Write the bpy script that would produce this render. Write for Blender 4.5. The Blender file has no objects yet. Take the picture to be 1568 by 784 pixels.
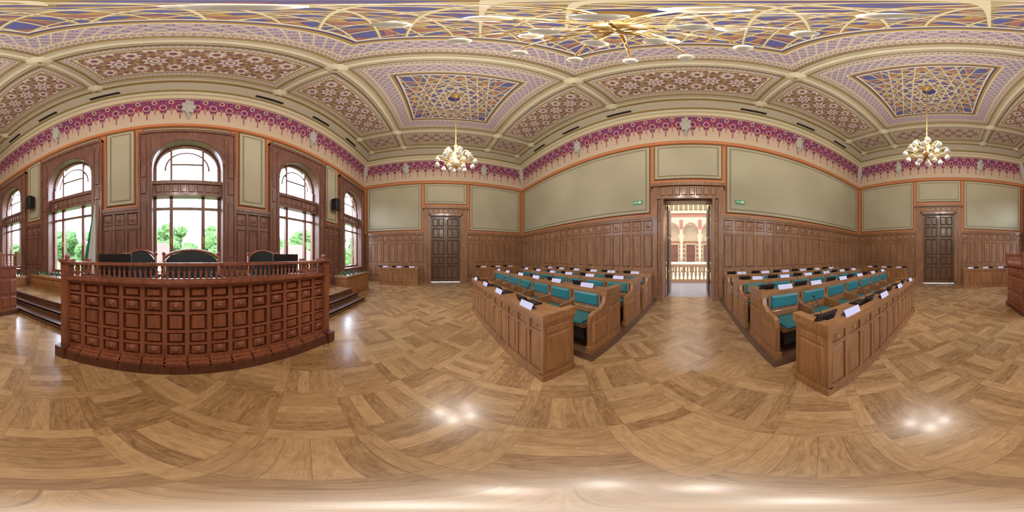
import bpy, math, random, bmesh
from mathutils import Matrix, Vector
from mathutils import noise as NZ
random.seed(7)
S=bpy.context.scene
pi=math.pi
def C(r,g,b):
    f=lambda v:(v/255/12.92) if v/255<=.04045 else ((v/255+.055)/1.055)**2.4
    return (f(r),f(g),f(b),1)
# ---------------------------------------------------------------- node DSL
class E:
    def __init__(s,nt,k): s.nt=nt; s.k=k
    def m(s,op,*a):
        n=s.nt.nodes.new('ShaderNodeMath'); n.operation=op
        for i,v in enumerate(a):
            if isinstance(v,E): s.nt.links.new(v.k,n.inputs[i])
            else: n.inputs[i].default_value=v
        return E(s.nt,n.outputs[0])
    def __add__(s,o): return s.m('ADD',s,o)
    __radd__=__add__
    def __sub__(s,o): return s.m('SUBTRACT',s,o)
    def __rsub__(s,o): return s.m('SUBTRACT',o,s)
    def __mul__(s,o): return s.m('MULTIPLY',s,o)
    __rmul__=__mul__
    def __truediv__(s,o): return s.m('DIVIDE',s,o)
    def abs(s): return s.m('ABSOLUTE',s)
    def frac(s): return s.m('FRACT',s)
    def floor(s): return s.m('FLOOR',s)
    def sin(s): return s.m('SINE',s)
    def cos(s): return s.m('COSINE',s)
    def sqrt(s): return s.m('SQRT',s)
    def lt(s,o): return s.m('LESS_THAN',s,o)
    def gt(s,o): return s.m('GREATER_THAN',s,o)
    def min(s,o): return s.m('MINIMUM',s,o)
    def max(s,o): return s.m('MAXIMUM',s,o)
    def pow(s,o): return s.m('POWER',s,o)
def mixc(nt,f,a,b):
    n=nt.nodes.new('ShaderNodeMix'); n.data_type='RGBA'
    for i,v in ((0,f),(6,a),(7,b)):
        if isinstance(v,E): nt.links.new(v.k,n.inputs[i])
        else: n.inputs[i].default_value=v
    return E(nt,n.outputs[2])
def tone(nt,col,sat,val,hue=.5):
    n=nt.nodes.new('ShaderNodeHueSaturation'); n.inputs['Saturation'].default_value=sat; n.inputs['Value'].default_value=val
    n.inputs['Hue'].default_value=hue; nt.links.new(col.k,n.inputs['Color']); return E(nt,n.outputs[0])
def coords(nt,kind='Object'):
    t=nt.nodes.new('ShaderNodeTexCoord'); s=nt.nodes.new('ShaderNodeSeparateXYZ')
    nt.links.new(t.outputs[kind],s.inputs[0])
    return [E(nt,s.outputs[i]) for i in range(3)]
def comb(nt,x,y,z):
    n=nt.nodes.new('ShaderNodeCombineXYZ')
    for i,v in enumerate((x,y,z)):
        if isinstance(v,E): nt.links.new(v.k,n.inputs[i])
        else: n.inputs[i].default_value=v
    return E(nt,n.outputs[0])
def noise(nt,vec,scale=5,detail=3,dist=0,rough=.5):
    n=nt.nodes.new('ShaderNodeTexNoise'); n.inputs['Scale'].default_value=scale
    n.inputs['Detail'].default_value=detail; n.inputs['Distortion'].default_value=dist
    n.inputs['Roughness'].default_value=rough
    nt.links.new(vec.k,n.inputs['Vector']); return E(nt,n.outputs[0])
def white(nt,vec):
    n=nt.nodes.new('ShaderNodeTexWhiteNoise'); n.noise_dimensions='3D'
    nt.links.new(vec.k,n.inputs['Vector']); return E(nt,n.outputs[0])
def clamp01(e): return e.max(0.0).min(1.0)
def mk(name,fn,rough=.5,metal=0,coat=0,emit=None,bump=0,spec=.5,cr=.12):
    m=bpy.data.materials.new(name); m.use_nodes=True; nt=m.node_tree
    b=nt.nodes['Principled BSDF']
    b.inputs['Roughness'].default_value=rough; b.inputs['Metallic'].default_value=metal
    b.inputs['Coat Weight'].default_value=coat; b.inputs['Coat Roughness'].default_value=cr
    b.inputs['Specular IOR Level'].default_value=spec
    if emit: b.inputs['Emission Color'].default_value=emit[0]; b.inputs['Emission Strength'].default_value=emit[1]
    r=fn(nt) if callable(fn) else fn
    h=None
    if isinstance(r,list): r,h=r
    if isinstance(r,E): nt.links.new(r.k,b.inputs['Base Color'])
    else: b.inputs['Base Color'].default_value=r
    if h is not None and bump:
        n=nt.nodes.new('ShaderNodeBump'); n.inputs['Strength'].default_value=bump; n.inputs['Distance'].default_value=.01
        nt.links.new(h.k,n.inputs['Height']); nt.links.new(n.outputs[0],b.inputs['Normal'])
    return m
def plain(name,c,var=.12,sc=6,**k):
    def f(nt):
        x,y,z=coords(nt); n=noise(nt,comb(nt,x,y,z),sc,4)
        d=tuple(v*(1-var*2) for v in c[:3])+(1,); e=tuple(min(1,v*(1+var)) for v in c[:3])+(1,)
        return mixc(nt,n,d,e)
    return mk(name,f,**k)
def wood(name,c1,c2,axis='z',rough=.42,coat=.15):
    def f(nt):
        x,y,z=coords(nt)
        sx,sy,sz={'z':(9,9,.9),'x':(.9,9,9),'y':(9,.9,9)}[axis]
        n=noise(nt,comb(nt,x*sx,y*sy,z*sz),2.2,5,.7,.6)
        n2=noise(nt,comb(nt,x,y,z),1.3,2)
        k=clamp01((n-.5)*2.2+.5+(n2-.5)*.7)
        return [mixc(nt,k,c1,c2),n]
    return mk(name,f,rough=rough,coat=coat,bump=.15)
W_wall=wood('oak_wainscot',C(108,70,44),C(160,112,76),coat=.25)
W_dark=wood('dark_window_oak',C(86,53,45),C(136,90,76))
W_desk=wood('oak_desk',C(112,70,38),C(166,112,66),coat=.25)
W_deskx=wood('oak_desk_top',C(118,76,44),C(172,120,76),'x',rough=.3)
W_ros=wood('mahogany_rostrum',C(106,53,35),C(156,90,62),coat=.4)
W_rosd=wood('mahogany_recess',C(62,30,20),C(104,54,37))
W_door=wood('dark_door_oak',C(62,40,26),C(108,74,50))
TEAL=plain('teal_leather',C(34,108,114),.15,20,rough=.38)
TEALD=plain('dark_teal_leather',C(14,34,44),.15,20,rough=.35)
BLACK=plain('black_plastic',C(20,20,24),.1,rough=.35)
PAPER=plain('paper',C(204,204,238),.03,rough=.7)
BRASS=plain('brass',C(190,154,90),.1,rough=.38,metal=.55)
CREAM=plain('cream_plaster',C(200,190,162),.06,rough=.7)
CREAM2=plain('grey_cream_plaster',C(166,154,134),.08,rough=.7)
GOLD=plain('gilded_olive',C(138,116,66),.12,rough=.5)
ORNA=plain('white_ornament',C(186,182,176),.15,12,rough=.7)
TRIM=plain('terracotta_trim',C(200,120,74),.08,3,rough=.55)
TRIMD=plain('brown_bead',C(110,84,54),.1,rough=.5)
def fabric(nt):
    x,y,z=coords(nt); n=noise(nt,comb(nt,x,y,z),.6,2); n2=noise(nt,comb(nt,x,y,z),60,2)
    return mixc(nt,clamp01(n*.8+n2*.2),C(154,147,124),C(192,185,160))
FAB=mk('sage_wall_fabric',fabric,rough=.85)
STEP=wood('dark_step_oak',C(66,42,30),C(110,74,52),'x')
GLOBE=mk('milk_glass',C(196,190,176),rough=.25,emit=(C(255,244,224),.1))
# parquet
def parquet(nt):
    x,y,z=coords(nt); per=.54; b=.19
    p=(x+y)*(.7071/per)+.62; q=(x-y)*(.7071/per)+.58
    i=p.floor(); j=q.floor(); u=p.frac(); v=q.frac()
    par=((i+j)*.5).frac().gt(.25)
    A=u.lt(b); B=v.lt(b)
    inter=(1-A)*(1-B)
    both=A*B
    o=B*(1-A)+(inter+both)*par          # 1 = runs along p
    inb=1-inter
    tu=(u-b)*(4/(1-b)); tv=(v-b)*(4/(1-b))
    ti=tu+(tv-tu)*o
    bu=u*(1/b); bv=v*(1/b); tb=bu+(bv-bu)*o
    t=ti+(tb-ti)*inb
    idx=t.floor()+inb*(A*11+B*23); f=t.frac()
    rnd=white(nt,comb(nt,i,j,idx)); al=q+(p-q)*o
    g=noise(nt,comb(nt,al*1.7,t+idx*7,rnd*20),3.0,5,.9,.62)
    g2=noise(nt,comb(nt,al*1.2,t*13,rnd*9),2.0,3,.2)
    kk=clamp01(rnd*.55+(g-.5)*1.35+(g2-.5)*.8+.22)
    col=mixc(nt,kk,C(116,80,46),C(192,152,104))
    gap=f.lt(.02).max(f.gt(.98)).max(((u-b).abs()).lt(.004)*o).max(((v-b).abs()).lt(.004)*(1-o)).max(u.lt(.004)*o).max(v.lt(.004)*(1-o))
    return [mixc(nt,gap*.4,col,C(74,48,26)),kk-gap]
FLOOR=mk('oak_parquet',parquet,rough=.27,coat=.4,bump=.03,cr=.14)
# ------------------------------------------------------------ ceiling patterns
def starl(x,y,n,ds,js=(-2,-1,0,1,2)):
    r=(x*x+y*y).sqrt(); th=x.m('ARCTAN2',y,x); al=2*pi/n
    a=((th*(1/al)+20.0).frac()-.5).abs()*al
    best=None
    for j in js:
        c=r*(a-j*al).cos()
        for d in ds:
            e=(c-d).abs(); best=e if best is None else best.min(e)
    return best,r,a
LAV=C(150,134,160); MAR=C(124,48,66); OLI=C(130,104,42); CRM=C(212,198,166); NAV=C(30,28,108); BLU=C(74,80,158)
GOLDC=C(150,118,50)
def minipat(nt,x,y,s,ca,cb,cc):
    u=(x*(1/s)).frac()-.5; v=(y*(1/s)).frac()-.5
    r=(u*u+v*v).sqrt(); d=u.abs()+v.abs()
    th=u.m('ARCTAN2',v,u)
    col=mixc(nt,r.lt((th*8).cos()*.06+.36),ca,cb)
    col=mixc(nt,(d-.5).abs().lt(.06),col,CRM)
    col=mixc(nt,r.lt(.17),col,cc)
    col=mixc(nt,r.lt(.07),col,CRM)
    return col
def medallion(inner,hb):
    def f(nt):
        x,y,z=coords(nt); c=x.abs().max(y.abs())
        line,r,a=starl(x,y,12,(.20,.44,.70,.98))
        l2,r2,a2=starl(x,y,12,(.32,.84,1.14),(-1,0,1))
        cell=((a*12).cos()*3+r*11).sin()
        col=mixc(nt,cell.gt(.1),C(90,66,106),C(68,72,142))
        col=mixc(nt,(cell*1.0).lt(-.6),col,C(144,88,84))
        col=mixc(nt,r.lt(.24),col,NAV)
        col=mixc(nt,l2.lt(.014),col,C(172,140,56))
        col=mixc(nt,line.lt(.022),col,OLI)
        col=mixc(nt,line.lt(.010),col,CRM)
        col=mixc(nt,r.lt(.14),col,NAV)
        col=mixc(nt,c.gt(inner),col,CRM)
        col=mixc(nt,c.gt(inner+.05),col,NAV)
        col=mixc(nt,c.gt(inner+.09),col,GOLDC)
        col=mixc(nt,c.gt(inner+.16),col,CRM)
        band=minipat(nt,x,y,.19,LAV,C(172,144,154),BLU)
        col=mixc(nt,c.gt(inner+.2),col,band)
        band2=minipat(nt,x,y,.095,C(146,118,136),CRM,MAR)
        col=mixc(nt,c.gt(hb-.26),col,CRM)
        col=mixc(nt,c.gt(hb-.23),col,band2)
        col=mixc(nt,c.gt(hb-.05),col,GOLDC)
        return tone(nt,col,.98,.8)
    return mk('ceiling_medallion_paint',f,rough=.65)
def floral(hx,hy):
    def f(nt):
        x,y,z=coords(nt); s=min(hx,hy)*.80
        u=(x*(1/s)+.5).frac()-.5; v=(y*(1/s)+.5).frac()-.5
        r=(u*u+v*v).sqrt(); th=u.m('ARCTAN2',v,u)
        n=noise(nt,comb(nt,x,y,0.0),15,2)
        col=mixc(nt,n.gt(.5),C(118,82,76),C(172,144,112))
        d=u.abs()+v.abs()
        col=mixc(nt,r.lt((th*8).cos()*.05+.41),col,GOLDC)
        col=mixc(nt,r.lt((th*8).cos()*.05+.38),col,C(124,68,78))
        col=mixc(nt,r.lt((th*8+pi).cos()*.06+.29),col,C(210,200,194))
        col=mixc(nt,(r-.17).abs().lt(.025),col,C(142,84,98))
        col=mixc(nt,r.lt(.07),col,OLI)
        cu=.5-u.abs(); cv=.5-v.abs(); rc=(cu*cu+cv*cv).sqrt(); tc=cu.m('ARCTAN2',cv,cu)
        col=mixc(nt,rc.lt((tc*8).cos()*.04+.22),col,C(208,196,186))
        col=mixc(nt,rc.lt(.1),col,C(128,60,80))
        col=mixc(nt,(d-.5).abs().lt(.02),col,GOLDC)
        e=(hx-x.abs()).min(hy-y.abs())
        band=minipat(nt,x,y,.1,C(158,136,148),CRM,BLU)
        col=mixc(nt,e.lt(.28),col,CRM)
        col=mixc(nt,e.lt(.25),col,GOLDC)
        col=mixc(nt,e.lt(.21),col,band)
        col=mixc(nt,e.lt(.08),col,CRM)
        col=mixc(nt,e.lt(.03),col,C(130,98,86))
        return tone(nt,col,.92,.84)
    return mk('ceiling_floral_paint',f,rough=.65)
FP=.46
def frieze(nt):
    u,v,w=coords(nt,'UV')
    t=((u*(1/FP)).frac()-.5).abs()*2   # 0 centre 1 edge
    n=noise(nt,comb(nt,u*10,v*17,0.0),2.2,3)
    n2=noise(nt,comb(nt,u*5,v*9,3.0),1.6,2)
    base=mixc(nt,clamp01(v*1.3+(n-.5)*.6),C(214,192,164),C(198,162,154))
    lo=t*.20+.38+((t*12).cos()*.04)
    inside=v.gt(lo)*v.lt(.86)
    bg=mixc(nt,n2.gt(.5),C(144,24,72),C(98,28,98))
    fl=mixc(nt,n.gt(.6),bg,C(192,134,146))
    col=mixc(nt,inside,base,fl)
    dv=(v-.60)*2.4; du=t*.5
    r=(dv*dv+du*du).sqrt()
    col=mixc(nt,inside*r.lt(.24),col,C(204,164,164))
    col=mixc(nt,inside*r.lt(.17),col,C(120,30,84))
    dv2=(v-.78)*3.2; du2=(1-t)*.6; r2=(dv2*dv2+du2*du2).sqrt()
    col=mixc(nt,inside*r2.lt(.2),col,C(206,180,164))
    col=mixc(nt,inside*r2.lt(.12),col,C(100,40,64))
    ts=(v.gt(.2)*v.lt(.40))*t.lt(.09)
    col=mixc(nt,ts,col,C(150,72,92))
    ts2=(v.gt(.36)*v.lt(.58))*(1-t).lt(.06)
    col=mixc(nt,ts2,col,C(150,72,92))
    col=mixc(nt,(v-lo).abs().lt(.014)*v.lt(.86),col,C(176,140,80))
    col=mixc(nt,v.gt(.86),col,C(212,196,162))
    col=mixc(nt,(v-.89).abs().lt(.012),col,C(120,56,74))
    col=mixc(nt,v.lt(.035),col,C(150,98,66))
    return tone(nt,col,1.0,.88)
FRZ=mk('painted_frieze',frieze,rough=.75)
# ------------------------------------------------------------ mesh builder
class MB:
    def __init__(s): s.v=[];s.f=[];s.m=[];s.mats=[];s.M=Matrix.Identity(4);s.sm=[]
    def mi(s,mat):
        if mat not in s.mats: s.mats.append(mat)
        return s.mats.index(mat)
    def add(s,vs,fs,mat,smooth=False):
        o=len(s.v); s.v+= [tuple(s.M@Vector(p)) for p in vs]
        k=s.mi(mat)
        for f in fs: s.f.append([o+i for i in f]); s.m.append(k); s.sm.append(smooth)
    def box(s,x0,x1,y0,y1,z0,z1,mat):
        s.add([(x0,y0,z0),(x1,y0,z0),(x1,y1,z0),(x0,y1,z0),(x0,y0,z1),(x1,y0,z1),(x1,y1,z1),(x0,y1,z1)],
              [(3,2,1,0),(4,5,6,7),(0,1,5,4),(1,2,6,5),(2,3,7,6),(3,0,4,7)],mat)
    def frus(s,x0,x1,z0,z1,d0,d1,ins,mat):
        s.add([(x0,d0,z0),(x1,d0,z0),(x1,d0,z1),(x0,d0,z1),(x0+ins,d1,z0+ins),(x1-ins,d1,z0+ins),(x1-ins,d1,z1-ins),(x0+ins,d1,z1-ins)],
              [(4,5,6,7),(0,1,5,4),(1,2,6,5),(2,3,7,6),(3,0,4,7)],mat)
    def frusx(s,y0,y1,z0,z1,x0,x1,ins,mat):
        s.add([(x0,y0,z0),(x0,y1,z0),(x0,y1,z1),(x0,y0,z1),(x1,y0+ins,z0+ins),(x1,y1-ins,z0+ins),(x1,y1-ins,z1-ins),(x1,y0+ins,z1-ins)],
              [(4,5,6,7),(0,1,5,4),(1,2,6,5),(2,3,7,6),(3,0,4,7)],mat)
    def lathe(s,prof,c,mat,seg=12,axis='z'):
        vs=[];fs=[];n=len(prof)
        for i in range(seg):
            a=2*pi*i/seg
            for r,z in prof:
                p=(r*math.cos(a),r*math.sin(a),z)
                if axis=='y': p=(p[0],p[2],p[1])
                if axis=='x': p=(p[2],p[0],p[1])
                vs.append((c[0]+p[0],c[1]+p[1],c[2]+p[2]))
        for i in range(seg):
            j=(i+1)%seg
            for k in range(n-1): fs.append((i*n+k,j*n+k,j*n+k+1,i*n+k+1))
        s.add(vs,fs,mat,True)
    def ball(s,c,r,mat,seg=12,sz=1):
        s.lathe([(r*math.sin(pi*i/8)+1e-5,-r*sz*math.cos(pi*i/8)) for i in range(9)],c,mat,seg)
    def tube(s,pts,r,mat,seg=6):
        vs=[];fs=[];pts=[Vector(p) for p in pts]
        for i,p in enumerate(pts):
            t=(pts[min(i+1,len(pts)-1)]-pts[max(i-1,0)]).normalized()
            a=t.cross(Vector((0,0,1)))
            if a.length<.05: a=t.cross(Vector((1,0,0)))
            a.normalize(); b=t.cross(a)
            for k in range(seg):
                q=p+a*(r*math.cos(2*pi*k/seg))+b*(r*math.sin(2*pi*k/seg)); vs.append(tuple(q))
        for i in range(len(pts)-1):
            for k in range(seg):
                l=(k+1)%seg; fs.append((i*seg+k,i*seg+l,(i+1)*seg+l,(i+1)*seg+k))
        fs.append(tuple(range(seg))); fs.append(tuple((len(pts)-1)*seg+k for k in range(seg)))
        s.add(vs,fs,mat,True)
    def prism(s,poly,x0,x1,mat,axis='x'):
        n=len(poly)
        P=(lambda a,b,t:(t,a,b)) if axis=='x' else (lambda a,b,t:(a,t,b))
        vs=[P(a,b,x0) for a,b in poly]+[P(a,b,x1) for a,b in poly]
        fs=[tuple(range(n)),tuple(range(n,2*n))]+[(i,(i+1)%n,n+(i+1)%n,n+i) for i in range(n)]
        s.add(vs,fs,mat)
    def obj(s,name,loc=(0,0,0),bevel=0):
        me=bpy.data.meshes.new(name); me.from_pydata(s.v,[],s.f)
        for m in s.mats: me.materials.append(m)
        me.polygons.foreach_set('material_index',s.m)
        me.polygons.foreach_set('use_smooth',s.sm)
        bm=bmesh.new(); bm.from_mesh(me); bmesh.ops.recalc_face_normals(bm,faces=bm.faces); bm.to_mesh(me); bm.free()
        me.update()
        o=bpy.data.objects.new(name,me); o.location=loc; S.collection.objects.link(o)
        if bevel:
            b=o.modifiers.new('bevel','BEVEL'); b.width=bevel; b.segments=1; b.limit_method='ANGLE'
        return o
# ------------------------------------------------------------ dimensions
XE,XW,YN,YS=9.5,-9.06,4.49,-5.54
CH=1.55; CX,CY=.22,-.525
ZT=6.15; ZC=8.55
Ms={'south':Matrix(((1,0,0,0),(0,1,0,YS),(0,0,1,0),(0,0,0,1))),
    'north':Matrix(((1,0,0,0),(0,-1,0,YN),(0,0,1,0),(0,0,0,1))),
    'east':Matrix(((0,-1,0,XE),(1,0,0,0),(0,0,1,0),(0,0,0,1))),
    'west':Matrix(((0,1,0,XW),(1,0,0,0),(0,0,1,0),(0,0,0,1)))}
WX=[.2+3.85*k for k in (-2,-1,0,1,2)]
mb=MB(); mb.box(XW-.5,XE+.5,YS-.5,YN+.5,-.12,0,FLOOR); mb.obj('floor')
def wallseg(name,side,u0,u1,holes,zt=8.8,th=.45):
    mb=MB(); mb.M=Ms[side]; cur=u0
    for a,b,h in holes:
        mb.box(cur,a,-th,0,0,zt,TRIM); mb.box(a,b,-th,0,h,zt,TRIM); cur=b
    mb.box(cur,u1,-th,0,0,zt,TRIM); return mb.obj(name)
wallseg('wall_north','north',XW-.45,XE+.45,[(x-1.33,x+1.33,5.79) for x in WX])
DX0,DX1=-.67,.97
wallseg('wall_south','south',XW-.45,XE+.45,[(DX0-.05,DX1+.05,3.55)])
DYc=-.55
wallseg('wall_east','east',YS,YN,[(DYc-.9,DYc+.9,3.95)])
wallseg('wall_west','west',YS,YN,[(DYc-.9,DYc+.9,3.95)])
def wains(mb,u0,u1,wd=W_wall,zt=2.98):
    mb.box(u0,u1,.002,.025,0,zt,wd)
    mb.box(u0,u1,.002,.08,0,.24,wd); mb.box(u0,u1,.002,.065,.24,.28,wd)
    mb.box(u0,u1,.002,.10,zt-.1,zt,wd); mb.box(u0,u1,.002,.075,zt-.17,zt-.1,wd)
    mb.box(u0,u1,.002,.05,2.32,2.42,wd); mb.box(u0,u1,.002,.05,1.02,1.12,wd)
    n=max(1,round((u1-u0)/.40)); p=(u1-u0)/n
    for i in range(n+1):
        u=u0+i*p; a=max(u0,u-.035); b=min(u1,u+.035)
        mb.box(a,b,.002,.06,.24,zt-.15,wd)
    for i in range(n):
        a=u0+i*p+.06; b=u0+(i+1)*p-.06
        if b-a<.08: continue
        mb.frus(a,b,.34,.98,.025,.055,.03,wd)
        mb.frus(a,b,1.16,2.28,.025,.055,.03,wd)
        mb.frus(a,b,2.45,zt-.2,.025,.05,.02,wd)
        c=(a+b)/2; zc=(2.45+zt-.2)/2
        mb.lathe([(.0,.075),(.05,.07),(.09,.055),(.11,.05)],(c,0,zc),wd,8,'y')
for side,segs in {'south':[(XW,-1.02),(1.32,XE)],'east':[(YS,DYc-1.25),(DYc+1.25,YN)],'west':[(YS,DYc-1.25),(DYc+1.25,YN)]}.items():
    mb=MB(); mb.M=Ms[side]
    for a,b in segs: wains(mb,a,b)
    mb.obj('trim_wainscot_'+side)
mb=MB(); mb.M=Ms['north']
gaps=[(XW,WX[0]-1.34)]+[(WX[i]+1.34,WX[i+1]-1.34) for i in range(4)]+[(WX[4]+1.34,XE)]
for a,b in gaps: wains(mb,a,b,W_dark)
mb.obj('trim_wainscot_north')
def panel(mb,u0,u1,z0,z1):
    mb.box(u0,u1,.002,.02,z0,z1,FAB)
    def fr(i,w,d,mat):
        a,b,c,e=u0+i,u1-i,z0+i,z1-i
        mb.box(a,a+w,.002,d,c,e,mat); mb.box(b-w,b,.002,d,c,e,mat)
        mb.box(a+w,b-w,.002,d,c,c+w,mat); mb.box(a+w,b-w,.002,d,e-w,e,mat)
    fr(-.04,.04,.05,TRIMD); fr(.0,.03,.035,CREAM)
    if z1-z0>.5: fr(.09,.018,.028,TRIMD); fr(.125,.008,.026,TRIMD)
ZP0,ZP1=3.12,6.02
mb=MB(); mb.M=Ms['south']
panel(mb,1.5,XE-.28,ZP0,ZP1); panel(mb,XW+.28,-1.2,ZP0,ZP1); panel(mb,-.98,1.28,4.42,ZP1)
mb.obj('trim_wall_panels_south')
for side in ('east','west'):
    mb=MB(); mb.M=Ms[side]
    panel(mb,YS+.25,DYc-1.45,ZP0,ZP1); panel(mb,DYc+1.45,YN-.25,ZP0,ZP1); panel(mb,DYc-1.2,DYc+1.2,4.72,ZP1)
    mb.obj('trim_wall_panels_'+side)
mb=MB(); mb.M=Ms['north']
for a,b in gaps[1:5]: panel(mb,a+.17,b-.17,ZP0,ZP1)
for x in WX: panel(mb,x-1.2,x+1.2,5.89,6.0)
mb.obj('trim_wall_panels_north')
def ring(name,prof,mat):
    vs=[];fs=[];uv=[]
    for o,z in prof:
        vs+=[(XW+o,YS+o,z),(XE-o,YS+o,z),(XE-o,YN-o,z),(XW+o,YN-o,z)]
    L=[0]
    for i in range(1,len(prof)): L.append(L[-1]+math.dist(prof[i],prof[i-1]))
    T=L[-1]
    me=bpy.data.meshes.new(name)
    for i in range(len(prof)-1):
        for k in range(4):
            l=(k+1)%4; f=(i*4+k,i*4+l,(i+1)*4+l,(i+1)*4+k); fs.append(f)
            for idx in f:
                p=vs[idx]
                u=(p[0]-CX if k in(0,2) else p[1]-CY)
                uv.append((u+50*FP,L[idx//4]/T))
    me.from_pydata(vs,[],fs); me.materials.append(mat)
    ul=me.uv_layers.new(name='UVMap')
    for i,q in enumerate(uv): ul.data[i].uv=q
    o=bpy.data.objects.new(name,me); S.collection.objects.link(o); return o
ring('trim_terracotta_cornice',[(.0,6.06),(.10,6.08),(.10,6.2),(.05,6.24),(.0,6.25)],TRIM)
ring('trim_frieze',[(.01,6.24),(.015,6.6),(.03,6.95),(.07,7.25),(.13,7.52),(.21,7.74),(.3,7.9)],FRZ)
ring('trim_cornice_moulding',[(.28,7.9),(.38,7.9),(.42,7.94),(.42,8.0),(.46,8.02)],CREAM)
ring('trim_cornice_gilding',[(.44,8.0),(.49,8.02),(.49,8.08)],GOLD)
ring('trim_cove',[(.48,8.06),(.55,8.2),(.63,8.32),(.70,8.40),(.72,8.42)],CREAM2)
ring('trim_cove_moulding',[(.70,8.40),(.80,8.38),(.84,8.42),(.84,8.56)],GOLD)
mb=MB(); mb.box(XW-.45,XE+.45,YS-.45,YN+.45,ZC+.04,ZC+.3,CREAM2); mb.obj('ceiling')
bx=[CX-8.45,CX-6.9,CX-2.3,CX+2.3,CX+6.9,CX+8.45]; by=[CY-4.2,CY-2.3,CY+2.3,CY+4.2]
MED=medallion(1.35,2.16)
fm={}; n=0
for i in range(5):
    for j in range(3):
        hx=(bx[i+1]-bx[i])/2-.14; hy=(by[j+1]-by[j])/2-.14
        c=((bx[i]+bx[i+1])/2,(by[j]+by[j+1])/2,ZC)
        mb=MB()
        if j==1 and i in(1,2,3): mat=MED
        else:
            key=(round(hx,2),round(hy,2))
            if key not in fm: fm[key]=floral(hx,hy)
            mat=fm[key]
        mb.box(-hx,hx,-hy,hy,0,.03,mat); mb.obj('ceiling_panel_%d'%n,loc=c); n+=1
mb=MB()
def beam(x0,x1,y0,y1,ax):
    mb.box(x0,x1,y0,y1,ZC-.10,ZC+.05,CREAM2)
    if ax=='x':
        c=(y0+y1)/2; mb.box(x0,x1,c-.05,c+.05,ZC-.14,ZC-.1,CREAM)
        for s in(-1,1): mb.box(x0,x1,c+s*.17-.03,c+s*.17+.03,ZC-.05,ZC+.02,GOLD)
    else:
        c=(x0+x1)/2; mb.box(c-.05,c+.05,y0,y1,ZC-.139,ZC-.1,CREAM)
        for s in(-1,1): mb.box(c+s*.17-.03,c+s*.17+.03,y0,y1,ZC-.049,ZC+.02,GOLD)
for x in bx: beam(x-.14,x+.14,by[0],by[-1],'y')
for y in by: beam(bx[0],bx[-1],y-.141,y+.141,'x')
for x in bx:
    for y in by:
        mb.lathe([(.001,-.26),(.05,-.24),(.08,-.19),(.14,-.18),(.17,-.15),(.22,-.14),(.24,-.1)],(x,y,ZC),CREAM,12)
        mb.lathe([(.001,-.27),(.04,-.26),(.045,-.24)],(x,y,ZC),GOLD,8)
mb.obj('trim_ceiling_beams')
def cart(side,u):
    mb=MB(); mb.M=Ms[side]
    N=28; pts=[]
    for i in range(N):
        a=2*pi*i/N; r=.2*(1+.16*math.cos(7*a)); pts.append((u+r*math.cos(a)*.9, 7.2+r*math.sin(a)*2.0))
    fr=[(a,.16+.10*max(0,(b-7.1)),b) for a,b in pts]; bk=[(a,.0,b) for a,b in pts]
    mb.add(fr+bk+[(u,.26,7.2)],[(i,(i+1)%N,2*N) for i in range(N)]+[(i,(i+1)%N,N+(i+1)%N,N+i) for i in range(N)],ORNA)
    mb.lathe([(.001,.31),(.05,.28),(.07,.22),(.08,.16)],(u,0,7.3),ORNA,10,'y')
    mb.lathe([(.001,6.5),(.04,6.58),(.02,6.66),(.07,6.78),(.03,6.86)],(u,.06,0),ORNA,8)
    mb.obj('trim_cartouche_%s'%side)
for s in('south','north'):
    for u in (CX-4.4,CX,CX+4.4): cart(s,u)
for s in('east','west'):
    for u in(CY-2.3,CY+2.3): cart(s,u)
for i,(x,y) in enumerate(((XW,YS),(XE,YS),(XE,YN),(XW,YN))):
    mb=MB(); sx=1 if x<0 else -1; sy=1 if y<0 else -1
    mb.lathe([(.001,6.45),(.06,6.6),(.04,6.7),(.14,6.85),(.1,6.95),(.24,7.2),(.2,7.3),(.32,7.6),(.3,7.7),(.42,7.9)],(x+sx*.05,y+sy*.05,0),ORNA,16)
    mb.obj('trim_corner_ornament_%d'%i)
mb=MB()
for x in [CX+k*2.2 for k in(-3,-2,-1,1,2,3)]:
    for y,s in((YS,1),(YN,-1)):
        mb.box(x-.45,x+.45,y+s*.50,y+s*.60,8.12,8.17,BLACK)
mb.obj('air_vent')
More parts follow.
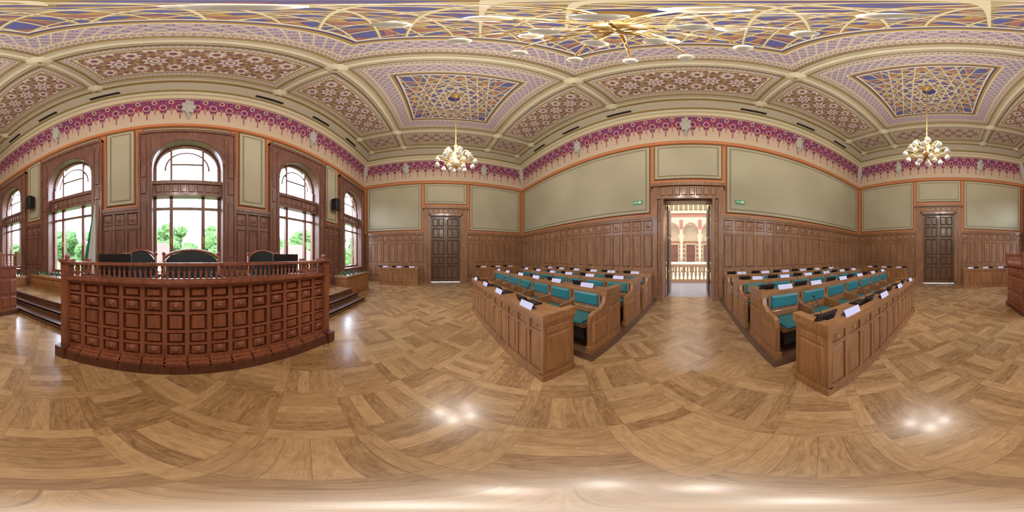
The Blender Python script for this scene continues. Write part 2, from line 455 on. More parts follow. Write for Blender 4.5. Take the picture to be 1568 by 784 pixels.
# ------------------------------------------------------------ windows
def arch(x): return 4.3+1.04*math.sqrt(max(0,1-(abs(x)/.97)**2.1))
def window(i,cx):
    mb=MB(); mb.M=Ms['north']@Matrix.Translation((cx,0,0))
    D0,D1=-.42,.09; h=.97
    for s in(-1,1):
        a,b=sorted((s*h,s*1.325)); mb.box(a,b,D0,D1,0,5.78,W_dark)
        a,b=sorted((s*1.30,s*1.36)); mb.box(a,b,.0,.13,0,5.84,W_dark)
        a,b=sorted((s*(h+.06),s*(h+.12))); mb.box(a,b,.0,.12,0,5.5,W_dark)
        a,b=sorted((s*(h+.15),s*(1.29)))
        for z0,z1 in((.3,1.4),(1.5,3.1),(3.35,3.8),(3.9,5.6)): mb.frus(a,b,z0,z1,.09,.12,.02,W_dark)
    mb.box(-1.36,1.36,0,.14,5.72,5.85,W_dark)
    mb.box(-h,h,D0,D1,0,.88,W_dark); mb.box(-h-.02,h+.02,-.1,.16,.86,.92,W_dark)
    for k in(-1,0,1): mb.frus(k*.63-.27,k*.63+.27,.15,.78,.09,.12,.03,W_dark)
    N=24; xs=[-h*math.cos(pi*k/N) for k in range(N+1)]
    vs=[];fs=[]
    for x in xs:
        z=arch(x); vs+=[(x,D1,z),(x,D1,5.78),(x,D0,z),(x,D0,5.78)]
    for k in range(N):
        a=4*k;b=a+4
        fs+=[(a,b,b+1,a+1),(a+2,a+3,b+3,b+2),(a,a+2,b+2,b)]
    mb.add(vs,fs,W_dark)
    mb.tube([(x*1.04,D1+.01,arch(x)+.05) for x in xs],.035,W_dark)
    for off,r in((.04,.045),(.33,.03)):
        sc=(h-off)/h
        mb.tube([(x*sc,-.25,4.3+(arch(x)-4.3)*(1-off/1.04)) for x in xs],r,W_dark,4)
    mb.box(-h,h,-.34,-.10,3.36,3.8,W_dark); mb.box(-h,h,-.36,-.05,3.72,3.84,W_dark); mb.box(-h,h,-.36,-.05,3.32,3.40,W_dark)
    for k in range(8): mb.frus(-h+.06+k*.235,-h+.06+k*.235+.19,3.45,3.68,-.10,-.08,.02,W_dark)
    for x in(-.93,.93): mb.box(x-.045,x+.045,-.3,-.2,.9,4.3,W_dark)
    for x in(-.46,.46):
        mb.box(x-.05,x+.05,-.31,-.19,.9,3.4,W_dark); mb.box(x-.03,x+.03,-.29,-.21,3.8,arch(x)-.02,W_dark)
    mb.box(-h,h,-.29,-.21,2.92,3.0,W_dark)
    mb.box(-h,h,-.29,-.21,.9,1.02,W_dark)
    mb.box(-.43,.43,-.28,-.22,4.5,4.54,W_dark)
    for s in(-1,1): mb.box(s*.46-.02,s*.46+.02,-.2,-.16,1.9,2.1,BRASS)
    mb.obj('window_%d'%i)
for i,x in enumerate(WX): window(i+1,x)
# ------------------------------------------------------------ doors
def sidedoor(i,side):
    mb=MB(); mb.M=Ms[side]@Matrix.Translation((DYc,0,0))
    for s in(-1,1):
        a,b=sorted((s*.9,s*1.22)); mb.box(a,b,0.001,.12,0,4.3,W_wall)
        a,b=sorted((s*1.12,s*1.24)); mb.box(a,b,0.001,.17,0,4.4,W_wall)
        a,b=sorted((s*.895,s*.97)); mb.box(a,b,0.001,.16,0,4.02,W_wall)
        a,b=sorted((s*.86,s*.899)); mb.box(a,b,-.3,.0,0,3.949,W_wall)
    mb.box(-1.24,1.24,.001,.14,3.95,4.35,W_wall); mb.box(-1.3,1.3,.001,.24,4.35,4.47,W_wall); mb.box(-.97,.97,.001,.16,3.93,4.02,W_wall)
    for k in range(7): mb.frus(-1.0+k*.29,-1.0+k*.29+.25,4.06,4.3,.14,.17,.03,W_wall)
    mb.box(-.86,.86,-.22,-.14,0.01,3.94,W_door)
    for s in(-1,1):
        c=s*.43; mb.box(c-.42,c-.35,-.14,-.09,.03,3.92,W_door); mb.box(c+.35,c+.42,-.14,-.09,.03,3.92,W_door)
        for z0,z1 in((.03,.2),(.95,1.05),(1.5,1.6),(2.5,2.6),(3.2,3.3),(3.8,3.92)): mb.box(c-.35,c+.35,-.14,-.09,z0,z1,W_door)
        for z0,z1 in((.22,.93),(1.07,1.48),(1.62,2.48),(2.62,3.18),(3.32,3.78)):
            for q in(-1,1): mb.frus(c+q*.175-.16,c+q*.175+.16,z0,z1,-.14,-.10,.05,W_door)
    mb.ball((.06,-.05,1.1),.035,BRASS)
    mb.obj('door_%d'%i)
sidedoor(1,'east'); sidedoor(2,'west')
mb=MB(); mb.M=Ms['south']; cx=(DX0+DX1)/2
mb.M=mb.M@Matrix.Translation((cx,0,0)); hw=(DX1-DX0)/2
for s in(-1,1):
    a,b=sorted((s*hw,s*(hw+.34))); mb.box(a,b,0.001,.12,0,4.0,W_wall)
    a,b=sorted((s*(hw+.2),s*(hw+.36))); mb.box(a,b,0.001,.2,0,4.05,W_wall)
    a,b=sorted((s*(hw-.004),s*(hw+.08))); mb.box(a,b,0.001,.17,0,3.6,W_wall)
    for k in range(9): mb.frus(min(s*(hw+.09),s*(hw+.19)),max(s*(hw+.09),s*(hw+.19)),.2+k*.42,.2+k*.42+.36,.12,.14,.02,W_wall)
    a,b=sorted((s*hw,s*(hw+.049))); mb.box(a,b,-.45,0,0,3.5,W_wall)
    a,b=sorted((s*(hw-.07),s*(hw-.01))); mb.box(a,b,-1.25,-.46,.02,3.48,W_door)
    for z0,z1 in((.15,.9),(1.05,2.2),(2.35,3.3)):
        a,b=sorted((s*(hw-.07),s*(hw-.1))); mb.box(a,b,-1.15,-.55,z0,z1,W_door)
mb.box(-hw-.36,hw+.36,0.001,.18,3.55,4.05,W_wall); mb.box(-hw-.42,hw+.42,0.001,.26,4.02,4.14,W_wall)
mb.box(-hw,hw,-.45,0.0,3.5,3.549,W_wall)
for k in range(8): mb.frus(-.95+k*.24,-.95+k*.24+.2,3.65,3.95,.18,.21,.03,W_wall)
mb.obj('door_3')
GREEN=plain('exit_sign_green',C(20,130,80),.02,rough=.4,emit=(C(20,130,80),.15))
WHT=plain('sign_white',C(235,240,235),.02,rough=.5)
for x in(1.92,-1.66):
    mb=MB(); mb.box(x-.17,x+.17,YS+.02,YS+.05,3.45,3.6,GREEN)
    mb.box(x-.13,x-.03,YS+.05,YS+.055,3.48,3.57,WHT); mb.box(x+.02,x+.13,YS+.05,YS+.055,3.51,3.54,WHT)
    mb.add([(x+.01,YS+.056,3.525),(x+.05,YS+.056,3.565),(x+.05,YS+.056,3.485)],[(0,1,2)],WHT)
    mb.obj('exit_sign')
for x in(-5.57,5.97):
    mb=MB(); mb.box(x-.16,x+.16,YN-.42,YN-.12,3.65,4.2,BLACK); mb.box(x-.03,x+.03,YN-.12,YN-.02,3.85,3.98,BLACK)
    mb.lathe([(.001,-.01),(.08,-.005),(.1,-.02)],(x,YN-.42,3.8),BLACK,14,'y'); mb.lathe([(.001,-.01),(.04,-.005),(.05,-.02)],(x,YN-.42,4.05),BLACK,12,'y')
    mb.obj('wall_speaker',bevel=.01)
# ------------------------------------------------------------ podium & steps
PZ=.39
mb=MB()
mb.box(-4.95,5.0,2.85,YN-.17,0.001,PZ,STEP); mb.box(-4.95,5.0,2.85,YN-.17,PZ,PZ+.012,FLOOR)
mb.box(-4.95,5.0,2.6,2.85,.001,.26,STEP); mb.box(-4.95,5.0,2.35,2.6,.001,.13,STEP)
for y,z in((2.37,.13),(2.62,.26),(2.85,PZ+.012)): mb.box(-4.95,5.0,y-.02,y+.03,z-.035,z+.001,STEP)
mb.obj('podium')
LEAF=plain('plant_leaves',C(52,84,44),.3,rough=.6); FLW=plain('red_flowers',C(150,50,60),.2,rough=.6)
def planter(x0,x1,y0,y1,z0,zt):
    mb=MB(); mb.box(x0,x1,y0,y1,z0,zt-.06,W_desk); mb.box(x0-.03,x1+.03,y0-.03,y1+.03,zt-.08,zt,W_desk); mb.box(x0-.03,x1+.03,y0-.03,y1,z0,z0+.08,W_desk)
    n=max(2,round((x1-x0)/.35)); p=(x1-x0)/n
    for i in range(n):
        a,b=x0+i*p+.05,x0+(i+1)*p-.05
        mb.frus(a,b,z0+.13,zt-.13,y0,y0-.02,.03,W_desk)
    for k in range(int((x1-x0)*55)):
        x=random.uniform(x0+.05,x1-.05); y=random.uniform(y0+.05,y1-.05); h=random.uniform(.06,.2); a=random.uniform(0,2*pi); l=random.uniform(.04,.1)
        dx,dy=math.cos(a)*l,math.sin(a)*l
        mb.add([(x,y,zt-.02),(x+dx*.5-dy*.35,y+dy*.5+dx*.35,zt+h*.6),(x+dx,y+dy,zt+h),(x+dx*.5+dy*.35,y+dy*.5-dx*.35,zt+h*.6)],[(0,1,2,3)],LEAF)
        if k%7==0: mb.ball((x+dx,y+dy,zt+h),.018,FLW,6)
    mb.obj('planter_box')
planter(5.05,7.0,3.1,3.6,0,.8); planter(3.2,4.9,3.75,4.2,PZ+.013,.85); planter(-4.85,-2.6,3.75,4.2,PZ+.013,.85); planter(-7.2,-5.0,3.1,3.6,0,.8)
# ------------------------------------------------------------ rostrum
RX0,RX1=-1.47,2.14; rc=(RX0+RX1)/2; rh=(RX1-RX0)/2
def ry(u): return 1.90-.13*((u-rc)/rh)**2
def rM(u):
    sl=-.26*((u-rc)/rh)/rh
    return Matrix.Translation((u,ry(u),0))@Matrix.Rotation(math.atan(sl),4,'Z')
mb=MB(); NC=14; p=(RX1-RX0)/NC
for i in range(NC):
    u=RX0+(i+.5)*p; mb.M=rM(u); h=p/2+.004
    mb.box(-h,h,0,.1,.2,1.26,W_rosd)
    for s in(-1,1):
        a,b=sorted((s*(h-.03),s*h)); mb.box(a,b,-.035,0,.2,1.2,W_ros)
    for z0,z1 in((.2,.25),(.415,.445),(.60,.63),(.85,.88),(1.03,1.06),(1.185,1.2)): mb.box(-h+.03,h-.03,-.034,0,z0,z1,W_ros)
    q=h-.045
    for z0,z1,ros in((.26,.405,1),(.455,.59,0),(.64,.84,0),(.89,1.02,1),(1.07,1.175,0)):
        mb.frus(-q,q,z0,z1,-.0,-.03,.02,W_ros)
        if ros:
            zc=(z0+z1)/2
            mb.lathe([(.001,-.055),(.015,-.05),(.019,-.036),(.038,-.046),(.05,-.03)],(0,0,zc),W_ros,10,'y')
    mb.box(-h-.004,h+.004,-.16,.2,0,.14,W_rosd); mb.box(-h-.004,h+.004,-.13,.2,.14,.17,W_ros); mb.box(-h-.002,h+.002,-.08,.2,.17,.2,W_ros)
    mb.box(-h-.002,h+.002,-.05,.12,1.2,1.23,W_ros); mb.box(-h-.004,h+.004,-.08,.14,1.23,1.265,W_ros)
    mb.box(-h-.002,h+.002,-.045,.045,1.435,1.47,W_ros); mb.box(-h,h,-.03,.03,1.265,1.285,W_ros)
    for k in range(4):
        x=-h+(k+.5)*(2*h/4)
        mb.lathe([(.014,1.285),(.014,1.30),(.02,1.31),(.009,1.325),(.019,1.36),(.009,1.395),(.018,1.41),(.013,1.435)],(x,0,0),W_ros,8)
mb.M=Matrix.Identity(4)
for x,s in((RX0,1),(RX1,-1)):
    y=ry(x)
    mb.box(x-.06,x+.06,y-.07,y+.07,.2,1.5,W_ros); mb.box(x-.08,x+.08,y-.09,y+.09,1.46,1.51,W_ros); mb.ball((x,y,1.54),.04,W_ros)
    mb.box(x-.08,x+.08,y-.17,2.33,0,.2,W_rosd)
    a,b=sorted((x,x+s*.05)); mb.box(a,b,y,2.33,.2,1.26,W_ros)
    mb.box(x-.04,x+.04,y,2.34,1.435,1.47,W_ros); mb.box(x-.05,x+.05,y,2.34,1.24,1.27,W_ros); mb.box(x-.05,x+.05,2.26,2.345,.2,1.5,W_ros)
    for k in range(4): mb.lathe([(.014,1.27),(.02,1.31),(.009,1.325),(.019,1.36),(.009,1.395),(.013,1.435)],(x,y+.12+k*.085,0),W_ros,8)
mb.box(RX0+.06,RX1-.06,2.0,2.34,1.1,1.14,W_deskx)
mb.obj('rostrum_desk')
def monitor(x,y,z):
    mb=MB(); mb.box(x-.26,x+.26,y-.02,y+.02,z+.12,z+.44,BLACK); mb.box(x-.03,x+.03,y-.03,y+.0,z+.02,z+.2,BLACK); mb.box(x-.12,x+.12,y-.1,y+.08,z,z+.02,BLACK)
    mb.obj('desk_monitor',bevel=.006)
def mic(mb,x,y,z,sy=1):
    mb.box(x-.07,x+.07,y-.06,y+.06,z,z+.035,BLACK)
    mb.tube([(x,y,z+.03),(x,y-.02*sy,z+.12),(x,y-.06*sy,z+.21),(x,y-.11*sy,z+.26)],.005,BLACK,5)
    mb.ball((x,y-.12*sy,z+.27),.014,BLACK,6)
for x in(-.95,1.68): monitor(x,2.22,1.141)
mb=MB()
for x in(-.4,.2,.4,1.1): mic(mb,x,2.2,1.141,-1)
mb.obj('gooseneck_microphone')
def chair(cx,cy,w,z0,topz,mat):
    mb=MB(); h=w/2
    mb.box(cx-h,cx+h,cy-.05,cy+.45,z0+.38,z0+.5,mat)
    N=14
    def top(t): return topz-.05*abs(t)**3-.3*max(0,abs(t)-.8)+.04*math.cos(t*pi/1.2)
    vs=[];fs=[]
    for i in range(N+1):
        t=-1+2*i/N; zt=top(t)-.03
        vs+=[(cx+t*h*.92,cy+.44,z0+.45),(cx+t*h*.92,cy+.49+.04*(1-t*t),zt),(cx+t*h*.92,cy+.6,z0+.45),(cx+t*h*.92,cy+.62+.04*(1-t*t),zt)]
    for i in range(N):
        a=4*i;b=a+4; fs+=[(a,b,b+1,a+1),(a+2,a+3,b+3,b+2),(a+1,b+1,b+3,a+3),(a,a+2,b+2,b)]
    fs+=[(0,1,3,2),(4*N,4*N+1,4*N+3,4*N+2)]
    mb.add(vs,fs,mat)
    nb=max(2,int(w/.22))
    for i in range(nb):
        for zz in(.62,.82,1.0): mb.ball((cx-h*.75+i*(1.5*h/(nb-1)),cy+.47,z0+zz),.016,W_ros,6)
    mb.tube([(cx+t*h,cy+.56+.04*(1-t*t),top(t)) for t in[-1+2*i/N for i in range(N+1)]],.032,W_ros,8)
    for s in(-1,1):
        mb.tube([(cx+s*h,cy+.55,z0),(cx+s*h,cy+.55,z0+.5),(cx+s*h,cy+.56,topz-.08)],.034,W_ros,8)
        mb.tube([(cx+s*h,cy-.02,z0),(cx+s*h,cy-.02,z0+.64),(cx+s*h,cy+.04,z0+.68),(cx+s*h,cy+.52,z0+.7)],.03,W_ros,8)
        mb.box(cx+s*h-.03,cx+s*h+.03,cy+.02,cy+.42,z0+.69,z0+.73,mat)
        mb.ball((cx+s*h,cy+.56,topz-.04),.045,W_ros)
    mb.box(cx-h,cx+h,cy-.06,cy-.03,z0+.32,z0+.42,W_ros)
    mb.obj('leather_armchair')
for cx,w in((-.9,.72),(.24,1.2),(1.98,.8)): chair(cx,3.0,w,PZ+.013,1.64,TEALD)
FL=plain('flag_white_fabric',C(205,210,215),.1,rough=.8); FLG=plain('flag_green_fabric',C(40,120,90),.1,rough=.8)
mb=MB(); fx,fy=-2.05,3.6
mb.tube([(fx,fy,PZ+.013),(fx,fy,3.05)],.015,BRASS); mb.lathe([(.001,PZ+.013),(.18,PZ+.014),(.16,PZ+.05),(.03,PZ+.09)],(fx,fy,0),BRASS,14); mb.ball((fx,fy,3.08),.035,BRASS)
vs=[];A=18;B=10
for j in range(B+1):
    t=j/B
    for i in range(A+1):
        s=i/A; w=(.06+.36*t)*s; vs.append((fx-w,fy-.03-.035*math.sin(s*16)*(.3+t),3.0-t*1.9-.25*s*(1-t)))
for lo,hi,mt in((0,13,FL),(13,A,FLG)):
    mb.add(vs,[(j*(A+1)+i,j*(A+1)+i+1,j*(A+1)+i+A+2,j*(A+1)+i+A+1) for j in range(B) for i in range(lo,hi)],mt,True)
mb.obj('flag')
# lectern
mb=MB(); x0,x1,y0,y1=-4.75,-3.55,1.75,2.32
mb.box(x0,x1,y0,y1,0,.12,W_rosd); mb.box(x0+.04,x1-.04,y0+.04,y1-.04,.12,1.28,W_ros); mb.box(x0,x1,y0,y1,1.26,1.31,W_ros)
mb.box(x0+.01,x1-.01,y0+.01,y1-.01,.12,.16,W_ros)
mb.box(x0,x1,y0,y0+.07,1.56,1.6,W_ros)
for x in(x0,x1-.07): mb.box(x,x+.07,y0+.07,y1,1.56,1.6,W_ros)
for x in(x0-.005,x1-.075): mb.box(x,x+.08,y0-.005,y0+.08,1.31,1.66,W_ros); mb.box(x,x+.08,y1-.08,y1+.005,1.31,1.66,W_ros)
bal=[(.016,1.31),(.024,1.36),(.01,1.38),(.022,1.43),(.01,1.5),(.018,1.53),(.014,1.56)]
for k in range(12): mb.lathe(bal,(x0+.12+k*(x1-x0-.24)/11,y0+.035,0),W_ros,8)
for k in range(4):
    for x in(x0+.035,x1-.035): mb.lathe(bal,(x,y0+.15+k*.1,0),W_ros,8)
for k in range(4):
    a=x0+.08+k*.27
    for z0,z1 in((.22,.5),(.56,.95),(1.0,1.22)):
        mb.frus(a,a+.23,z0,z1,y0+.04,y0+.01,.03,W_ros)
        mb.lathe([(.001,-.03),(.04,-.02),(.06,.0)],(a+.115,y0+.02,(z0+z1)/2),W_ros,8,'y')
for k in range(2):
    a=y0+.06+k*.25
    for z0,z1 in((.22,.5),(.56,.95),(1.0,1.22)): mb.frusx(a,a+.21,z0,z1,x1-.04,x1-.01,.03,W_ros)
mb.obj('speaker_lectern')
# ------------------------------------------------------------ council desks
def desk(mb,L,D,z0,zt,front=True):
    """local: x 0..L, front at y=0 facing +y, depth towards -y"""
    mb.box(.01,L-.01,-.05,-.001,z0,zt-.06,W_desk)
    mb.box(.01,L-.01,-.03,.035,z0,z0+.1,W_desk); mb.box(.01,L-.01,0,.02,z0+.1,z0+.14,W_desk)
    mb.box(.04,L-.04,-.06,.045,zt-.07,zt,W_deskx); mb.box(.01,L-.01,-.04,.025,zt-.11,zt-.07,W_desk)
    mb.box(.03,L-.03,-D+.01,-.05,zt-.10,zt-.06,W_deskx)
    for x,s in((0,-1),(L,1)):
        a,b=sorted((x,x-s*.05)); mb.box(a,b,-D,.022,z0+.1,zt-.13,W_desk)
        a,b=sorted((x+s*.02,x-s*.06)); mb.box(a,b,-D-.005,.042,z0,z0+.1,W_desk)
        a,b=sorted((x+s*.015,x-s*.06)); mb.box(a,b,-D-.005,.035,zt-.13,zt-.08,W_desk)
        a,b=sorted((x+s*.03,x-s*.07)); mb.box(a,b,-D-.02,.05,zt-.08,zt+.004,W_deskx)
        mb.frusx(-D+.06,-.03,z0+.16,zt-.26,x,x+s*.015,.02,W_desk); mb.frusx(-D+.06,-.03,zt-.24,zt-.15,x,x+s*.015,.015,W_desk)
    n=round(L/.27); p=L/n
    if front:
        for i in range(n+1):
            u=i*p; mb.box(max(.012,u-.025),min(L-.012,u+.025),0,.0185,z0+.1,zt-.1,W_desk)
        mb.box(.011,L-.011,0,.018,zt-.26,zt-.22,W_desk)
        for i in range(n):
            a,b=i*p+.04,(i+1)*p-.04
            mb.frus(a,b,z0+.17,zt-.28,0,.02,.02,W_desk)
            mb.lathe([(.001,.035),(.012,.03),(.016,.0)],((a+b)/2,0,zt-.165),BRASS,8,'y')
def items(mb,L,D,zt,pitch=.78):
    n=max(1,round(L/pitch)); p=L/n
    for i in range(n):
        x=(i+.5)*p+random.uniform(-.05,.05)
        w=.13
        mb.add([(x-w,-.10,zt-.058),(x+w,-.10,zt-.058),(x+w,.0,zt+.07),(x-w,.0,zt+.07),(x+w,.03,zt+.0),(x-w,.03,zt+.0)],[(0,1,2,3),(3,2,4,5)],PAPER)
        mic(mb,x+.3,-.12,zt-.06,1)
        # conference unit with raised dark screen
        mb.prism([(-.34,zt-.059),(-.12,zt-.059),(-.06,zt+.075),(-.08,zt+.08),(-.15,zt-.03),(-.34,zt-.04)],x+.15,x+.40,BLACK)
def seats(mb,L,z0,yb,skip=0):
    n=max(1,round((L-.1)/.66)); p=(L-.1)/n
    for i in range(n):
        a,b=.05+i*p+.06,.05+(i+1)*p-.06
        mb.box(a-.035,b+.035,.0,.04,z0+.46,z0+.885,W_desk)
        mb.frus(a,b,z0+.62,z0+.83,.04,.075,.03,TEAL)
        mb.frus(a,b,z0+.48,z0+.59,.04,.055,.015,W_desk)
        mb.prism([(.045,z0+.38),(.40,z0+.36),(.46,z0+.40),(.46,z0+.44),(.045,z0+.43)],a,b,W_desk)
        mb.prism([(.05,z0+.43),(.44,z0+.44),(.47,z0+.455),(.455,z0+.48),(.05,z0+.475)],a+.015,b-.015,TEAL)
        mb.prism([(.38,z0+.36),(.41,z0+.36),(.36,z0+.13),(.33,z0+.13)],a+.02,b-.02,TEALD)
    for i in range(1,n):
        x=.05+i*p; mb.box(x-.015,x+.015,0,.36,z0+.1,z0+.42,W_desk); mb.prism([(0,z0+.42),(.38,z0+.42),(.36,z0+.60),(.06,z0+.63),(0,z0+.72)],x-.018,x+.018,W_desk)
def endpanel(mb,x,z0,zt,D,s):
    poly=[(-D,z0),(.46,z0),(.46,z0+.5),(.44,z0+.60),(.36,z0+.64),(.2,z0+.65),(.10,z0+.72),(.06,zt-.04),(-D,zt-.04)]
    mb.prism(poly,x-.03,x+.03,W_desk)
    mb.prism([(-D-.03,zt-.09),(.09,zt-.09),(.09,zt+.006),(-D-.03,zt+.006)],x-.055,x+.055,W_deskx)
    mb.prism([(-D,z0),(.48,z0),(.48,z0+.1),(-D,z0+.1)],x-.045,x+.045,W_desk)
    e=x+s*.03
    mb.frusx(-D+.06,.0,z0+.16,zt-.3,e,e+s*.015,.03,W_desk); mb.frusx(.05,.42,z0+.16,z0+.5,e,e+s*.015,.03,W_desk); mb.frusx(-D+.06,.0,zt-.27,zt-.12,e,e+s*.015,.02,W_desk)
for sgn,xa in((1,1.27),(-1,-1.0)):
    for r in range(4):
        yf=[-1.0 if sgn>0 else -.93,-2.17,-3.32,-4.45][r]; L=[3.05 if sgn>0 else 3.25,4.4,4.4,4.4][r]
        z0=0.001 if r==0 else .12; zt=.94 if r==0 else 1.03
        mb=MB(); mb.M=Matrix.Translation((xa if sgn>0 else xa-L,yf,0))
        desk(mb,L,.42,z0,zt,front=(r==0)); items(mb,L,.42,zt)
        if r:
            seats(mb,L,z0,0)
            endpanel(mb,-.01,z0,zt,.42,-1); endpanel(mb,L+.01,z0,zt,.42,1)
        mb.obj('council_desk_row')
    mb=MB(); L=4.4; mb.M=Matrix.Translation((xa+.1 if sgn>0 else xa-.1-L,-5.36,0))
    mb.box(0,L,-.05,0,.12,1.03,W_desk); mb.box(-.02,L+.02,-.06,.04,1.0,1.04,W_deskx); seats(mb,L,.12,0); endpanel(mb,-.01,.12,1.03,.05,-1); endpanel(mb,L+.01,.12,1.03,.05,1)
    mb.obj('council_bench')
    mb=MB(); a,b=(xa-.09,xa+L+.18) if sgn>0 else (xa-L-.18,xa+.09)
    mb.box(a,b,YS+.27,-1.66,0.001,.118,STEP); mb.obj('seating_platform')
def walldesk(side,u0,u1,off):
    mb=MB(); L=u1-u0
    mb.M=Ms[side]@Matrix.Translation((u0,off,0)); desk(mb,L,.42,0.001,.95); items(mb,L,.42,.95)
    mb.obj('council_side_desk')
    mb=MB(); mb.M=Ms[side]@Matrix.Translation((u0,.16,0)); mb.box(0,L,-.03,0,0.001,.95,W_desk); seats(mb,L,0.001,0); mb.obj('council_side_bench')
walldesk('east',.95,3.0,1.25); walldesk('east',-4.4,-2.1,1.25)
walldesk('west',.75,2.9,1.35); walldesk('west',-4.4,-2.1,1.25)
# ------------------------------------------------------------ chandeliers
def chand(x,y,zb,R,n1,n2,gs,pw):
    mb=MB(); mb.M=Matrix.Translation((x,y,zb))
    mb.lathe([(.001,-.12),(.03,-.1),(.015,-.05),(.07,0),(.11,.06),(.12,.12),(.05,.2),(.04,.32),(.08,.4),(.1,.48),(.05,.56),(.03,.75),(.06,.82),(.02,.9)],(0,0,0),BRASS,16)
    H=ZC-zb-.02
    mb.tube([(0,0,.9),(0,0,H)],.012,BRASS); mb.lathe([(.02,H-.2),(.08,H-.16),(.12,H-.05),(.15,H)],(0,0,0),BRASS,14)
    k=0.9
    while k<H-.2: mb.ball((0,0,k),.02,BRASS,6); k+=.2
    for (n,r,z0,ph) in((n1,R,.16,0),(n2,R*.6,.5,.2),(n1//2,R*.38,-.0,.5)):
        for i in range(n):
            a=2*pi*(i+ph)/n; c,s=math.cos(a),math.sin(a)
            pts=[(.06,z0),(.3*r,z0-.06),(.55*r,z0+.0),(.75*r,z0+.09),(.92*r,z0+.10),(r,z0+.04)]
            mb.tube([(q*c,q*s,z) for q,z in pts],.012,BRASS,6)
            mb.tube([(q*c,q*s,z) for q,z in((.5*r,z0-.0),(.62*r,z0-.06),(.52*r,z0-.1),(.4*r,z0-.06))],.009,BRASS,5)
            mb.lathe([(.012,.05),(.03,.045),(.045,.02),(.05,-.0)],(r*c,r*s,z0),BRASS,10)
            mb.ball((r*c,r*s,z0-gs*.85),gs,GLOBE,12)
    o=mb.obj('chandelier')
    for i in range(5):
        a=2*pi*(i+.25)/5
        l=bpy.data.lights.new('lamp','POINT'); l.energy=pw/5; l.color=(1,.92,.80); l.shadow_soft_size=.05
        lo=bpy.data.objects.new('lamp',l); lo.location=(x+R*.82*math.cos(a),y+R*.82*math.sin(a),zb+.62); S.collection.objects.link(lo); lo.parent=o
chand(CX+4.4,CY-.03,4.45,.56,10,6,.075,215)
chand(CX-4.4,CY-.03,4.45,.56,10,6,.075,215)
chand(CX+.05,CY-.02,4.8,.72,10,6,.068,225)
# ------------------------------------------------------------ atrium beyond door
AC=plain('atrium_cream_stone',C(210,192,158),.1,rough=.7); AR=plain('atrium_red_stone',C(172,114,94),.1,rough=.7)
AF=plain('atrium_marble_floor',C(168,170,178),.1,2,rough=.25)
mb=MB(); mb.box(-3.99,4.39,-9.8,YS-.51,-.12,0,AF); mb.box(-3.99,4.39,-15.29,-9.8,-4.2,-4,AF); mb.obj('atrium_floor')
mb=MB()
mb.box(-5.2,-4,-15.6,YS-.5,-4,9,AC); mb.box(4.4,5.6,-15.6,YS-.5,-4,9,AC)
mb.box(-4,4.4,-15.6,-15.3,-4,9,AC)
mb.box(-4,4.4,-10.2,YS-.5,8.7,9,AC); mb.box(-4,4.4,-15.3,-12.6,8.7,9,AC)  # unseen roof strips, added to limit atrium brightness; gap lets sky light in
mb.obj('atrium_walls')
mb=MB(); ya=-14.2
for k in range(-2,3):
    cx0=.15+k*1.6
    mb.lathe([(.2,.0),(.2,.15),(.13,.2),(.12,2.7),(.2,2.85),(.24,3.15)],(cx0-.8,ya,0),AC,12)
    mb.box(cx0-1.03,cx0-.57,ya-.2,ya+.2,3.15,3.35,AC)
    N=14; vs=[];fs=[]
    for i in range(N+1):
        t=-1+2*i/N; x=cx0+t*.6; z=3.5+.85*math.sqrt(max(0,1-abs(t)**2.2))
        vs+=[(x,ya+.18,z),(x,ya+.18,5.0),(x,ya-.18,z)]
    for i in range(N):
        a=3*i;b=a+3; fs+=[(a,b,b+1,a+1),(a,a+2,b+2,b)]
    mb.add(vs,fs,AC)
    mb.tube([(cx0-.63*math.cos(pi*i/N),ya+.2,3.5+.9*math.sin(pi*i/N)) for i in range(N+1)],.05,AR)
    mb.box(cx0-1.0,cx0-.6,ya-.18,ya+.18,3.35,5.0,AC)
    mb.box(cx0-.95,cx0-.65,ya+.18,ya+.22,3.9,4.7,AR)
    mb.box(cx0-.4,cx0+.4,-15.28,-15.2,.9,2.6,W_dark); mb.box(cx0-.5,cx0+.5,-15.29,-15.22,.8,2.75,AC)
    for j in range(8): mb.box(cx0-.8,cx0+.79,-15.28,-15.25,-.1+j*.4,.1+j*.4,AR)
mb.box(-3.9,4.3,ya-.2,ya+.22,5.0,5.3,AR); mb.box(-3.9,4.3,ya-.2,ya+.3,5.3,5.5,AC); mb.box(-3.9,4.3,ya-.2,ya+.2,5.5,8.6,AC); mb.box(-3.9,4.3,ya-.9,ya+.25,-.3,0,AC)
for k in range(19): mb.frus(-3.8+k*.42,-3.8+k*.42+.3,5.6,6.3,ya+.2,ya+.26,.04,GOLD)
mb.obj('atrium_arcade')
for yb in(-9.65,ya+.45):
    mb=MB(); mb.box(-3.9,4.3,yb-.12,yb+.12,.9,1.05,AC); mb.box(-3.9,4.3,yb-.1,yb+.1,0,.15,AC)
    k=-3.8
    while k<4.2: mb.lathe([(.06,.15),(.035,.25),(.08,.45),(.04,.7),(.06,.9)],(k,yb,0),AC,8); k+=.24
    mb.obj('atrium_balustrade')
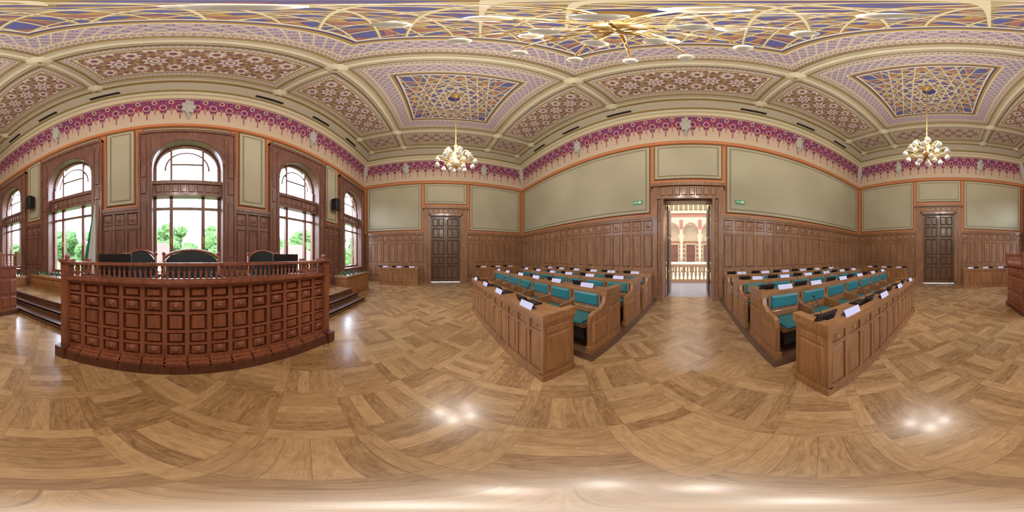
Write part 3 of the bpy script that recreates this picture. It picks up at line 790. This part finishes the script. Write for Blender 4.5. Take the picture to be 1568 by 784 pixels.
# ------------------------------------------------------------ outside
GR=plain('grass',C(70,96,40),.25,1.5,rough=.9); TR=plain('tree_foliage',C(56,90,32),.4,2.5,rough=.9); BK=plain('tree_bark',C(50,38,30),.2,rough=.9)
HS=plain('house_plaster',C(110,100,90),.1,rough=.8); RF=plain('roof_tiles',C(84,52,40),.15,rough=.8)
vs=[];fs=[];A=40;B=14
for j in range(B+1):
    for i in range(A+1):
        x=-110+220*i/A; y=5.6+95*j/B; t=max(0,(y-32)/68)
        z=-5+ t**.8*(17+4*math.sin(x*.05)+2.5*math.sin(x*.13+1)); vs.append((x,y,z))
for j in range(B):
    for i in range(A): a=j*(A+1)+i; fs.append((a,a+1,a+A+2,a+A+1))
mb=MB(); mb.add(vs,fs,GR,True); mb.obj('ground_outside')
def tree(x,y,z,h,w):
    mb=MB(); mb.tube([(x,y,z),(x+.1,y,z+h*.3),(x,y,z+h*.6)],.18,BK)
    for k in range(9):
        a=random.uniform(0,6.28); rr=random.uniform(0,w*.55); cz=z+h*random.uniform(.45,.85); r=w*random.uniform(.28,.46)
        bm=bmesh.new(); bmesh.ops.create_icosphere(bm,subdivisions=3,radius=r)
        o=Vector((x+rr*math.cos(a),y+rr*math.sin(a),cz))
        vv=[]
        for v in bm.verts:
            q=v.co*(1+.4*NZ.noise(v.co*3.4/r+o)+.12*NZ.noise(v.co*9/r+o)); vv.append(tuple(q+o))
        ff=[[v.index for v in f.verts] for f in bm.faces]; bm.free(); mb.add(vv,ff,TR,False)
    mb.obj('tree')
for k in range(26):
    x=-62+k*5+random.uniform(-1.5,1.5); y=random.uniform(24,36)
    tree(x,y,-5,random.uniform(9,12.5),random.uniform(3,4.2))
for k in range(22):
    tree(-80+k*8+random.uniform(-2,2),random.uniform(44,56),-3,random.uniform(13,17),random.uniform(5,6.5))
def house(x,y,z,w,d,h):
    mb=MB(); mb.box(x-w,x+w,y-d,y+d,z,z+h,HS)
    mb.add([(x-w-.4,y-d-.5,z+h),(x+w+.4,y-d-.5,z+h),(x+w+.4,y+d+.5,z+h),(x-w-.4,y+d+.5,z+h),(x-w*.5,y,z+h+2.0),(x+w*.5,y,z+h+2.0)],[(0,1,5,4),(2,3,4,5),(0,3,4),(1,2,5),(0,1,2,3)],RF)
    for k in range(3): mb.box(x-w*.7+k*w*.6,x-w*.7+k*w*.6+.6,y-d-.05,y-d,z+h-2.2,z+h-1,BLACK)
    mb.obj('house')
house(-2.5,18,-5,2,1.6,6.0); house(13.5,16,-5,2.4,1.6,6.0)
# ------------------------------------------------------------ light
w=bpy.data.worlds.new('sky'); S.world=w; w.use_nodes=True; nt=w.node_tree; bg=nt.nodes['Background']
x,y,z=coords(nt,'Generated')
nt.links.new(mixc(nt,clamp01(z*1.6),C(245,248,255),C(206,224,252)).k,bg.inputs[0]); bg.inputs[1].default_value=9.5
sl=bpy.data.lights.new('sun','SUN'); sl.energy=7; sl.angle=.03; sl.color=(1,.95,.85)
so=bpy.data.objects.new('sun',sl); S.collection.objects.link(so)
so.rotation_euler=Vector((.55,.6,-.75)).to_track_quat('-Z','Y').to_euler()
# camera
cd=bpy.data.cameras.new('camera'); co=bpy.data.objects.new('camera',cd); S.collection.objects.link(co); S.camera=co
co.location=(0,0,CH); co.rotation_euler=(pi/2,0,-math.radians(180-63.4))
cd.type='PANO'; cd.clip_start=.02; cd.clip_end=500
for t in(cd,getattr(cd,'cycles',None)):
    try: t.panorama_type='EQUIRECTANGULAR'
    except Exception as e: pass
try:
    S.view_settings.view_transform='Standard'; S.view_settings.look='None'; S.view_settings.exposure=.75; S.view_settings.gamma=1.12
except Exception as e: print(e)
